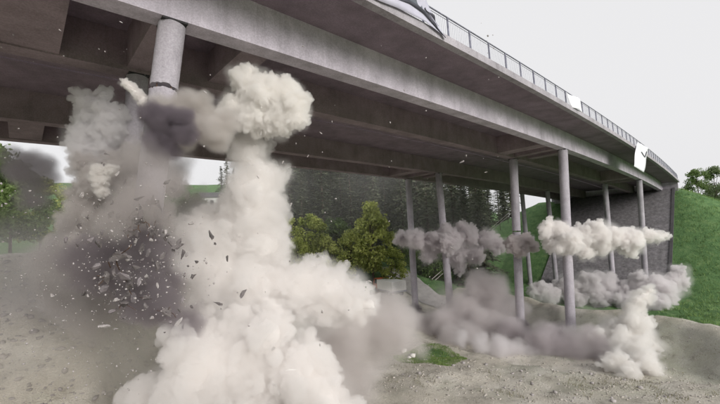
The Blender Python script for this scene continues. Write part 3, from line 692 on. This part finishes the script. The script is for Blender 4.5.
# ------------------------------------------------------------------ smoke and dust
def jittered(blobs, seed, jitter=.18):
    r_ = np.random.default_rng(seed); out = []
    for px, py, r, dep in blobs:
        R = r*dep/F_PX; out.append((at(px, py, dep) + r_.normal(0, jitter*R, 3), R))
    return out
def blob_soup(base, seed, nkids, kid):
    """spheres in several sizes: each large one carries smaller ones on its surface, those smaller ones again"""
    r_ = np.random.default_rng(seed+1000); out = list(base); cur = base
    for nk, kd in zip(nkids, kid):
        nxt = []
        for p, R in cur:
            for _ in range(nk):
                d = r_.normal(size=3); d /= np.linalg.norm(d); nxt.append((p + d*(R*r_.uniform(.80, 1.0)), R*kd*r_.uniform(.6, 1.25)))
        out += nxt; cur = nxt
    return np.array([p for p, _ in out]), np.array([r for _, r in out])
def cloud_mesh(name, P, R, vox, mat, parent=None, smooth_it=3):
    n = len(P); V = (ICO2_V[None]*R[:, None, None] + P[:, None]).reshape(-1, 3); Fc = (ICO2_F[None]+(np.arange(n)*len(ICO2_V))[:, None, None]).reshape(-1, 3)
    o = mesh(name, V, Fc, None)
    m = o.modifiers.new('r', 'REMESH'); m.mode = 'VOXEL'; m.voxel_size = vox; m.use_smooth_shade = True
    sm = o.modifiers.new('s', 'SMOOTH'); sm.factor = .5; sm.iterations = smooth_it
    dg = bpy.context.evaluated_depsgraph_get(); me = bpy.data.meshes.new_from_object(o.evaluated_get(dg))
    old = o.data; o.modifiers.clear(); o.data = me; bpy.data.meshes.remove(old)
    me.materials.clear(); me.materials.append(mat); me.name = name
    me.polygons.foreach_set('use_smooth', np.ones(len(me.polygons), bool))
    if parent is not None: o.parent = parent
    return o
def vol_mat(name, col, dens, aniso=.1):
    m = bpy.data.materials.new(name); m.use_nodes = True; t = m.node_tree; t.nodes.clear()
    o = t.nodes.new('ShaderNodeOutputMaterial'); v = t.nodes.new('ShaderNodeVolumePrincipled')
    v.inputs['Color'].default_value = (*col, 1); v.inputs['Density'].default_value = dens; v.inputs['Anisotropy'].default_value = aniso
    t.links.new(v.outputs[0], o.inputs['Volume']); return m
def to_volume(o, mat, vox, Rm, amp, freq, soft, bias, detail=5.0):
    """fill the mesh with a density grid whose edge is torn by turbulence"""
    me = o.data; co = np.empty(len(me.vertices)*3, np.float32); me.vertices.foreach_get('co', co); co = co.reshape(-1, 3)
    lo, hi = co.min(0)-amp*Rm*.5-vox, co.max(0)+amp*Rm*.5+vox; res = np.maximum(8, ((hi-lo)/vox).astype(int))
    ng = bpy.data.node_groups.new('fill', 'GeometryNodeTree')
    ng.interface.new_socket('Geometry', in_out='INPUT', socket_type='NodeSocketGeometry'); ng.interface.new_socket('Geometry', in_out='OUTPUT', socket_type='NodeSocketGeometry')
    nn = ng.nodes.new; L = ng.links.new
    gi, go = nn('NodeGroupInput'), nn('NodeGroupOutput'); px = nn('GeometryNodeProximity'); px.target_element = 'FACES'
    pos = nn('GeometryNodeInputPosition'); nrm = nn('GeometryNodeInputNormal'); sn = nn('GeometryNodeSampleNearestSurface'); sn.data_type = 'FLOAT_VECTOR'
    L(gi.outputs[0], px.inputs[0]); L(gi.outputs[0], sn.inputs[0]); L(nrm.outputs[0], sn.inputs['Value'])
    def M2(op, a, b=None, c=None):
        n = nn('ShaderNodeMath'); n.operation = op
        for k, v in enumerate((a, b, c)):
            if v is None: continue
            if isinstance(v, (int, float)): n.inputs[k].default_value = v
            else: L(v, n.inputs[k])
        return n.outputs[0]
    sub = nn('ShaderNodeVectorMath'); sub.operation = 'SUBTRACT'; L(pos.outputs[0], sub.inputs[0]); L(px.outputs['Position'], sub.inputs[1])
    dt = nn('ShaderNodeVectorMath'); dt.operation = 'DOT_PRODUCT'; L(sub.outputs[0], dt.inputs[0]); L(sn.outputs['Value'], dt.inputs[1])
    inside = M2('MULTIPLY_ADD', M2('LESS_THAN', dt.outputs['Value'], 0.0), 2.0, -1.0)      # +1 inside, -1 outside
    sd = M2('MULTIPLY', px.outputs['Distance'], inside)
    nz = nn('ShaderNodeTexNoise'); nz.inputs['Scale'].default_value = freq/Rm; nz.inputs['Detail'].default_value = detail; nz.inputs['Roughness'].default_value = .58; nz.inputs['Distortion'].default_value = .35
    L(pos.outputs[0], nz.inputs['Vector'])
    t = M2('MULTIPLY_ADD', M2('SUBTRACT', nz.outputs['Fac'], .5), amp*Rm*2.0, sd)
    den = M2('DIVIDE', M2('ADD', t, bias*Rm), soft*Rm)
    cl = nn('ShaderNodeClamp'); L(den, cl.inputs['Value'])
    vc = nn('GeometryNodeVolumeCube'); L(cl.outputs[0], vc.inputs['Density'])
    vc.inputs['Min'].default_value = tuple(map(float, lo)); vc.inputs['Max'].default_value = tuple(map(float, hi))
    for k, ax in enumerate('XYZ'): vc.inputs['Resolution '+ax].default_value = int(res[k])
    sm = nn('GeometryNodeSetMaterial'); sm.inputs['Material'].default_value = mat; L(vc.outputs[0], sm.inputs[0]); L(sm.outputs[0], go.inputs[0])
    md = o.modifiers.new('fill', 'NODES'); md.node_group = ng
    return int(np.prod(res))
def core_mat(name, col):
    m, t, b = material(name); b.inputs['Roughness'].default_value = 1; b.inputs['Specular IOR Level'].default_value = 0
    g = N(t, 'ShaderNodeNewGeometry'); n = N(t, 'ShaderNodeTexNoise', i_Scale=1.3, i_Detail=5); t.links.new(g.outputs['Position'], n.inputs['Vector'])
    r = ramp(t, n.outputs['Fac'], [(.35, tuple(c*.93 for c in col)), (.65, col)]); t.links.new(r.outputs[0], b.inputs['Base Color'])
    return m
CN = [0]; VOX = [0]
def smoke(label, blobs, col, core_col, tight=3.6, veil=.55, seed=1, cat='smoke cloud', name='smoke_cloud', heart=.46, rough=.30, fine=.049):
    """opaque heart inside a dense billowing body with a thin torn veil round it"""
    CN[0] += 1; k = CN[0]
    Rm = float(np.mean([r*d/F_PX for _, _, r, d in blobs])); base = jittered(blobs, seed)
    hb = [(p, R*heart) for p, R in base]
    for i in range(1, len(base)):          # keep the heart in one piece
        p, R = base[i]; q, Q = min(base[:i], key=lambda e: np.linalg.norm(e[0]-p))
        for f in (.2, .4, .6, .8): hb.append((p*(1-f)+q*f, min(R, Q)*heart*.7))
    P, R = blob_soup(hb, seed, (8,), (.42,))
    core = cloud_mesh(name, P, R, Rm*.08, core_mat('smoke_heart%d' % k, core_col)); prop(core, label, cat)
    P, R = blob_soup([(p, r*.92) for p, r in base], seed, (14, 7, 3), (.40, .42, .45))
    m = vol_mat('smoke_billow%d' % k, col, tight/Rm); m.cycles.homogeneous_volume = True
    b = cloud_mesh('billow', P, R, Rm*fine, m, core, 2); b['kind'] = 'stuff'
    me = b.data; n = len(me.vertices); co = np.empty(n*3, np.float32); no = np.empty(n*3, np.float32)     # turbulent relief in three sizes
    me.vertices.foreach_get('co', co); me.vertices.foreach_get('normal', no); co = co.reshape(-1, 3); no = no.reshape(-1, 3)
    d = np.zeros(n)
    for fr, am in ((1.9, 1.0), (4.2, .6), (9.0, .34)):       # bulges meeting in creases
        q = co*fr/Rm
        for a_, b_ in ((q[:, 0]+.37*q[:, 2]+1.6*np.sin(q[:, 2]*.9), q[:, 1]+.61*q[:, 2]), (q[:, 2]+.43*q[:, 1], q[:, 0]-.5*q[:, 1]+1.3*np.sin(q[:, 1]*.8))):
            d += am*(1.6*np.abs(vnoise(a_, b_))-.28)
    me.vertices.foreach_set('co', (co + no*(rough*Rm*d)[:, None]).astype(np.float32).ravel()); me.update()
    if veil > 0:
        P, R = blob_soup([(p, r*1.02) for p, r in base], seed+5, (8,), (.5,))
        mv = vol_mat('smoke_veil%d' % k, col, veil*1.6/Rm); v = cloud_mesh('veil', P, R, Rm*.16, mv, core); v['kind'] = 'stuff'
        VOX[0] += to_volume(v, mv, Rm*.13, Rm, .6, .8, .7, .15)
    return core
def dust(label, blobs, col, dens, seed=1, name='dust', amp=.75, freq=.6, soft=1.0, bias=.25, grow=1.1, vox=.14):
    CN[0] += 1; k = CN[0]
    Rm = float(np.mean([r*d/F_PX for _, _, r, d in blobs])); base = jittered(blobs, seed, .3)
    P, R = blob_soup([(p, r*grow) for p, r in base], seed, (8,), (.5,))
    m = vol_mat('dust%d' % k, col, dens*1.6/Rm)
    o = cloud_mesh(name, P, R, Rm*.16, m)
    VOX[0] += to_volume(o, m, Rm*vox, Rm, amp, freq, soft, bias)
    o['label'] = label; o['category'] = 'dust'; o['kind'] = 'stuff'
    return o
def gdep(px, py, lo, hi):
    d = ray(px, py); ts = np.linspace(lo, hi, 60); P = CAM + d*ts[:, None]; below = P[:, 2] < height(P[:, 0], P[:, 1])
    return ts[np.argmax(below)] if below.any() else hi
def GR_(lst, dep):      # clouds that sit on the ground: no farther than where the ground shows at their foot
    return [(a, b, c, min(dep, gdep(a, min(b+.55*c, 400), dep*.55, dep*1.3)-c*dep/F_PX*.1)) for a, b, c in lst]
def D_(lst, dep): return [(a, b, c, dep+(e[0] if e else 0)) for a, b, c, *e in lst]

WH, WHC = (.976, .962, .952), (.80, .78, .765)
smoke('round cream white smoke ball rolling up under the outer girder', D_([(245, 84, 14), (262, 92, 20), (285, 98, 19), (303, 106, 15), (255, 112, 21), (280, 118, 17), (236, 104, 14), (229, 119, 12), (300, 120, 11), (250, 72, 7), (272, 80, 9)], 10.9), (.98, .968, .952), (.86, .84, .81), seed=11)
smoke('tall white smoke column rising beside the snapped leaning column', D_([(250, 153, 19), (266, 172, 22), (255, 190, 24), (238, 213, 24), (264, 205, 26), (242, 232, 38), (206, 238, 30), (268, 244, 24), (222, 264, 40), (262, 275, 42), (298, 284, 29), (192, 262, 26), (332, 296, 28), (352, 304, 20), (368, 306, 11), (184, 292, 30), (234, 140, 9), (255, 138, 9)], 11.6), WH, WHC, seed=12, tight=1.9, veil=1.15)
smoke('low billowing white smoke bank on the ground before the tall smoke column', D_([(180, 372, 42), (240, 372, 44), (290, 372, 36), (318, 392, 28), (205, 344, 26), (150, 396, 30), (262, 342, 26), (264, 412, 50), (190, 412, 46), (322, 420, 30), (135, 412, 25)], 10.0), WH, WHC, seed=13)
smoke('pale grey smoke puffs piled before the dark bridge underside', D_([(105, 112, 17), (94, 104, 11), (88, 122, 13), (116, 128, 17), (100, 145, 21), (82, 142, 15), (108, 98, 8)], 11.9), (.93, .92, .925), (.72, .70, .71), seed=14)
smoke('small white smoke curl between the leaning column and the one behind', D_([(127, 84, 4.5), (133, 89, 5), (141, 95, 6), (149, 101, 6), (143, 102, 5)], 9.6), WH, WHC, seed=15)
smoke('grey lavender smoke ring round the two rear deck columns', D_([(404, 241, 8), (418, 239, 11), (433, 241, 11), (452, 238, 13), (470, 237, 12), (486, 240, 10), (500, 243, 8), (455, 257, 11), (475, 257, 9), (430, 253, 8), (459, 270, 6), (444, 230, 7), (463, 228, 6), (450, 244, 11, -1.3), (414, 241, 9, -1.0)], 35.0), (.82, .79, .80), (.42, .39, .41), seed=16)
smoke('small grey brown smoke ring round the inner column of the bannered deck', D_([(512, 244, 7), (523, 241, 8), (519, 251, 6), (530, 247, 6), (518, 245, 8, -.9), (524, 250, 6, -.9)], 29.6), (.80, .76, .76), (.36, .33, .33), seed=17)
smoke('long white smoke band wrapped round the outer column and trailing to the slope', D_([(544, 232, 7), (552, 226, 6), (560, 233, 10), (576, 240, 12), (595, 237, 13), (614, 236, 12), (632, 240, 13), (648, 237, 7), (658, 237, 5.5), (665, 237, 4), (586, 252, 8), (566, 247, 9), (606, 248, 9), (630, 250, 7), (551, 243, 8), (566, 238, 9, -1.0), (573, 243, 9, -.9), (561, 246, 7, -.9)], 26.8), WH, WHC, seed=18)
dust('purple grey dust burst at the feet of the two rear deck columns', GR_([(405, 318, 11), (424, 322, 13), (440, 328, 14), (460, 320, 19), (482, 312, 20), (502, 310, 14), (488, 328, 15), (467, 336, 12), (448, 336, 11)], 33.5), (.80, .77, .77), 1.5, 19, amp=.65, freq=1.0, soft=.6, vox=.11)
dust('dark violet grey burst at the foot of the smoke banded outer column', GR_([(517, 334, 11), (552, 345, 15), (572, 343, 17), (592, 350, 14), (536, 342, 12), (565, 334, 11)], 26.6), (.74, .70, .715), 1.0, 20, amp=.6, freq=1.1, soft=.55, vox=.11)
smoke('pale smoke plume leaning up from the dirt beside the outer column', GR_([(656, 371, 9), (642, 364, 14), (622, 350, 19), (603, 346, 15), (630, 330, 15), (638, 312, 10), (646, 298, 8), (636, 301, 7), (651, 291, 5.5), (612, 366, 12), (640, 348, 15), (630, 372, 10)], 23.4), (.955, .945, .93), (.78, .755, .725), seed=21, tight=2.4, veil=1.0)
smoke('grey smoke bank along the foot of the paved slope', GR_([(536, 288, 9), (551, 290, 11), (570, 289, 12), (590, 288, 12), (606, 290, 12), (625, 290, 12), (600, 300, 10), (578, 300, 10), (552, 299, 8), (625, 302, 10)], 45.0), (.86, .84, .845), (.46, .43, .445), seed=22)
smoke('light grey smoke heap spilling onto the grass bank', GR_([(643, 287, 13), (660, 284, 15), (674, 285, 11), (680, 271, 7), (669, 297, 12), (645, 300, 11), (683, 282, 7), (658, 304, 9)], 44.0), (.92, .90, .905), (.60, .575, .585), seed=23)

BROWN, LAV = (.80, .76, .74), (.80, .78, .82)
smoke('lumpy grey brown dust cloud swallowing the columns behind the snapped one', D_([(86, 168, 14), (104, 182, 20), (80, 200, 16), (128, 178, 20), (98, 212, 22), (124, 214, 22), (90, 236, 20), (116, 244, 22), (70, 218, 12), (146, 196, 16, -.5), (150, 238, 18), (66, 250, 16), (140, 160, 13), (165, 215, 14, -.4), (172, 188, 12, -.3)], 11.6), (.77, .74, .725), (.22, .20, .20), seed=31, tight=2.2, veil=.9, cat='dust cloud', name='dust_cloud')
smoke('small pale puff standing out of the grey brown dust', D_([(98, 172, 8), (104, 180, 9), (101, 190, 7), (110, 170, 6)], 10.4), (.93, .915, .90), (.6, .58, .56), seed=50)
dust('brown dust hanging low under the lumpy cloud', D_([(90, 262, 34), (140, 265, 32), (110, 296, 30), (160, 240, 24), (186, 210, 18), (180, 170, 16)], 11.8), (.68, .655, .65), 1.2, 51, amp=.62, freq=.85, soft=.6)
dust('tan dust blown sideways from the break in the leaning column', D_([(183, 116, 17), (204, 120, 15), (222, 114, 11), (200, 104, 9), (176, 128, 14), (216, 128, 12), (165, 112, 10), (158, 132, 9)], 9.3), (.80, .77, .745), 1.3, 32, amp=.55, freq=.9, soft=.6)
dust('near black burst at the break in the leaning column', D_([(160, 122, 13), (150, 117, 9), (171, 130, 13), (158, 138, 12), (178, 120, 10), (186, 136, 9), (166, 148, 9)], 8.8), (.36, .32, .355), 1.9, 33, amp=.7, freq=1.0, soft=.7)
dust('dark puff of dust in front of the pale green tree', D_([(28, 184, 17), (40, 174, 13), (16, 170, 9), (38, 198, 12)], 12.4), (.46, .43, .45), .7, 34, amp=.6, freq=.9, soft=.6)
dust('faint brown dust curling round the lower half of the leaning column', D_([(140, 165, 20), (158, 178, 16), (135, 195, 20), (150, 212, 20), (120, 220, 18), (165, 205, 14)], 8.4), (.72, .68, .67), .42, 42)
dust('dark dust burst with flying rubble at the foot of the leaning column', D_([(108, 268, 20), (136, 286, 24), (165, 302, 22), (186, 316, 13), (128, 250, 17), (150, 262, 18), (84, 276, 14)], 9.6), (.47, .43, .45), 1.6, 35, amp=.8, freq=1.0, soft=.7, vox=.11)
dust('lavender dust hanging over the rubble slope', D_([(22, 262, 40), (10, 300, 44), (66, 290, 42), (96, 318, 38), (50, 250, 34), (-30, 280, 44)], 13.5), (.74, .72, .73), .22, 36)
dust('tan ground dust drifting over the dirt', D_([(70, 352, 40), (120, 350, 38), (30, 370, 40), (100, 385, 40), (160, 340, 34), (150, 372, 36), (140, 335, 34)], 11.6), (.93, .90, .84), .22, 37)
dust('grey dust skirt trailing off the tall white smoke', D_([(372, 322, 24), (392, 332, 20), (350, 345, 30), (380, 350, 20), (408, 345, 12), (340, 368, 22)], 12.4), (.84, .81, .80), .8, 38, amp=.65, freq=.9, soft=.6)
dust('thin pale dust sheet sliding over the dirt shoulder', D_([(480, 344, 8), (498, 347, 10), (516, 352, 11), (534, 358, 10), (552, 364, 9), (466, 340, 7)], 24.0), (.90, .88, .89), .8, 39, amp=.7, freq=1.0, soft=.7)
dust('thin far dust veil hanging before the dark wood', D_([(300, 190, 50), (360, 200, 50), (420, 210, 50), (480, 220, 45), (330, 250, 45), (400, 250, 45), (260, 200, 50)], 49.0), (.90, .88, .87), .06, 41)
dust('broad pale dust fanning out beside the leaning plume', D_([(588, 344, 16), (608, 350, 19), (622, 336, 17), (600, 364, 12), (575, 356, 12), (640, 372, 10)], 23.8), (.93, .915, .895), .9, 52, amp=.6, freq=.9, soft=.7)
dust('faint dust haze between the smoke ringed columns', D_([(400, 318, 16), (430, 312, 22), (470, 305, 24), (510, 322, 22), (545, 330, 24), (590, 330, 24)], 30.0), (.84, .80, .80), .22, 40)

# ------------------------------------------------------------------ flying and broken concrete
def shard(seed, size):
    r_ = np.random.default_rng(seed); bm = bmesh.new()
    for p in r_.normal(0, 1, (14, 3)): bm.verts.new(tuple(p/np.linalg.norm(p)*r_.uniform(.6, 1)*size*np.array([1.2, .8, .6])))
    bmesh.ops.convex_hull(bm, input=bm.verts); 
    bmesh.ops.delete(bm, geom=[v for v in bm.verts if not v.link_faces], context='VERTS')
    me = bpy.data.meshes.new('concrete_fragment'); bm.to_mesh(me); bm.free(); me.materials.append(M_RUBBLE); return me
SH = [shard(900+i, 1.0) for i in range(6)]
M_DUSTY = concrete('dusty_rubble', (.24, .215, .22), streak=False); SHD = [m_.copy() for m_ in SH]
for m_ in SHD: m_.materials[0] = M_DUSTY
r_ = np.random.default_rng(77)
for i, (px, py, rp) in enumerate([(128, 222, 9), (140, 216, 8), (136, 232, 7), (150, 228, 6), (118, 216, 5), (104, 288, 7), (116, 300, 6), (124, 276, 8), (134, 298, 7), (146, 306, 8), (112, 312, 5), (96, 266, 6), (152, 318, 6), (170, 322, 5), (140, 282, 6), (158, 296, 5), (90, 240, 5), (102, 232, 5), (78, 234, 4), (66, 240, 4), (182, 300, 4), (128, 260, 6), (148, 252, 6)]):
    dep = 8.8+r_.uniform(-.5, .3); o = link('concrete_fragment', (SH if i % 3 == 0 else SHD)[i % 6]); o.location = at(px, py, dep); s_ = rp*dep/F_PX*(.5 if i % 3 == 0 else .85); o.scale = (s_,)*3; o.rotation_euler = tuple(r_.uniform(0, 6.28, 3))
    prop(o, 'jagged grey concrete chunk thrown out at the foot of the leaning column', 'rubble', 'concrete chunks at the blasted column foot')
def torn_block(seed):
    r2 = np.random.default_rng(seed); bm = bmesh.new()
    for p in r2.uniform(-1, 1, (9, 3)): bm.verts.new(tuple(p*np.array([1.15, .8, .75])))
    bmesh.ops.convex_hull(bm, input=bm.verts); bmesh.ops.delete(bm, geom=[v for v in bm.verts if not v.link_faces], context='VERTS')
    bmesh.ops.subdivide_edges(bm, edges=bm.edges, cuts=1)
    for v in bm.verts: v.co += Vector(r2.normal(0, .10, 3))          # torn, uneven break faces
    bmesh.ops.triangulate(bm, faces=bm.faces)
    me = bpy.data.meshes.new('concrete_fragment'); bm.to_mesh(me); bm.free(); me.materials.append(M_BLOCK); return me
M_BLOCK = concrete('torn_concrete', (.17, .152, .15), streak=False)
TB = [torn_block(500+i) for i in range(7)]
for i, (px, py, rp) in enumerate([(141, 221, 13), (152, 231, 9), (130, 232, 8), (116, 256, 15), (106, 278, 9), (128, 284, 10), (122, 304, 9), (148, 298, 8), (168, 312, 9), (98, 244, 7), (158, 268, 7), (136, 268, 6), (112, 214, 6)]):
    o = link('concrete_fragment', TB[i % 7]); dep = 8.35+.03*i; o.location = at(px, py, dep); s_ = rp*dep/F_PX*.72; o.scale = (s_*r_.uniform(.7, 1.2), s_*r_.uniform(.6, 1), s_); o.rotation_euler = tuple(r_.uniform(0, 6.28, 3))
    prop(o, 'large torn block of column concrete hurled out in front of the dark dust', 'rubble', 'large torn concrete blocks')
    for k in range(3 if rp > 7 else 0):       # bars torn out with the block
        d = r_.normal(0, 1, 3); d /= np.linalg.norm(d); e = r_.normal(0, .35, 3)
        b = MB().tube([d*.5, d*1.1+e*.3, d*1.6+e], .05, 6).build('rebar', M_REBAR, o, True)
for i in range(110):
    px, py = r_.normal(138, 34), r_.normal(266, 36); dep = r_.uniform(7.9, 9.0); rp = 1.4+5.5*r_.random()**2.2
    o = link('concrete_fragment', SH[i % 6] if i % 6 == 0 else TB[i % 7]); o.location = at(px, py, dep); s_ = rp*dep/F_PX*.7; o.scale = (s_*r_.uniform(.8, 1.6), s_*.8, s_*r_.uniform(.5, 1)); o.rotation_euler = tuple(r_.uniform(0, 6.28, 3))
    prop(o, 'jagged grey concrete chunk thrown out at the foot of the leaning column', 'rubble', 'concrete chunks at the blasted column foot')
for i, (px, py, rp, dep) in enumerate([(205, 92, 2.6, 9), (261, 133, 2.4, 8.8), (258, 177, 2, 9), (322, 312, 3.0, 9), (466, 156, 3.4, 20), (462, 162, 3, 18), (404, 90, 1.6, 14), (452, 248, 2.0, 24), (486, 172, 2, 16), (320, 345, 2, 9), (60, 30, 1.6, 8), (121, 22, 1.8, 8), (332, 122, 1.7, 12), (321, 133, 1.8, 12), (308, 156, 1.7, 12), (283, 162, 2.4, 12)]):
    o = link('concrete_fragment', SH[i % 6]); o.location = at(px, py, dep); s_ = rp*dep/F_PX*.8; o.scale = (s_*1.3, s_*.7, s_*.7); o.rotation_euler = tuple(r_.uniform(0, 6.28, 3))
    prop(o, 'small pale concrete splinter flying free through the air', 'rubble', 'splinters in flight')
for (px, py, dep, lab) in [(416, 313, 38.2, 'outer column of the rear deck'), (452, 320, 35.2, 'inner column of the rear deck'), (521, 329, 29.8, 'inner column of the bannered deck'), (571, 340, 26.9, 'outer column of the bannered deck'), (612, 284, 48, 'inner column by the paved slope'), (645, 282, 46, 'outer column by the paved slope')]:
    for k in range(9):
        a = r_.uniform(0, 2*math.pi); rr = r_.uniform(.15, 1.0); o = link('concrete_fragment', SHD[k % 6] if k % 4 else SH[k % 6])
        o.location = at(px, py, dep-1.6) + np.array([math.cos(a)*rr*.9, math.sin(a)*rr*.6, r_.uniform(-.3, .9)*rr]); s_ = r_.uniform(.07, .24); o.scale = (s_*1.4, s_*.8, s_); o.rotation_euler = tuple(r_.uniform(0, 6.28, 3))
        prop(o, 'dark concrete chunk bursting from the foot of the '+lab, 'rubble', 'chunks at the foot of the '+lab)
    dust('dark dust knot at the foot of the '+lab, [(px+r_.uniform(-5, 5), py+r_.uniform(-4, 5), 7.0*37/dep*.75, dep-1.9) for k in range(5)], (.34, .31, .33), 1.6, int(px), amp=.6, freq=.9)
# twisted reinforcement sticking out of the torn column foot
for i in range(7):
    p0 = at(134+r_.uniform(-9, 12), 214+r_.uniform(-6, 8), 8.9); b = MB(); pts_ = [np.zeros(3)]
    d = np.array([r_.normal(0, .5), r_.normal(0, .4), -.8+r_.normal(0, .5)])
    for k in range(5): d = d + r_.normal(0, .35, 3); pts_.append(pts_[-1]+d*.07)
    o = b.tube(pts_, .009, 6).build('reinforcing_bar', M_REBAR, None, True); o.location = p0
    prop(o, 'bent rusty reinforcing bar sticking out of the torn column foot', 'rebar', 'bent reinforcing bars')
# countless specks
n = 1370; u = np.r_[r_.uniform(0, 140, 500), r_.normal(135, 42, 700), r_.uniform(0, 500, 170)]; v = np.r_[r_.uniform(190, 400, 500), r_.normal(262, 42, 700), r_.uniform(20, 330, 170)]
dep = r_.uniform(6.5, 10.5, n); cen = np.array([at(a, b, c_) for a, b, c_ in zip(u, v, dep)]); V, Fc = rocks(n, cen, (.006+.018*r_.random(n)**2.5), 5, 1.0)
o = mesh('flying_debris', V, Fc, M_RUBBLE); prop(o, kind='stuff')
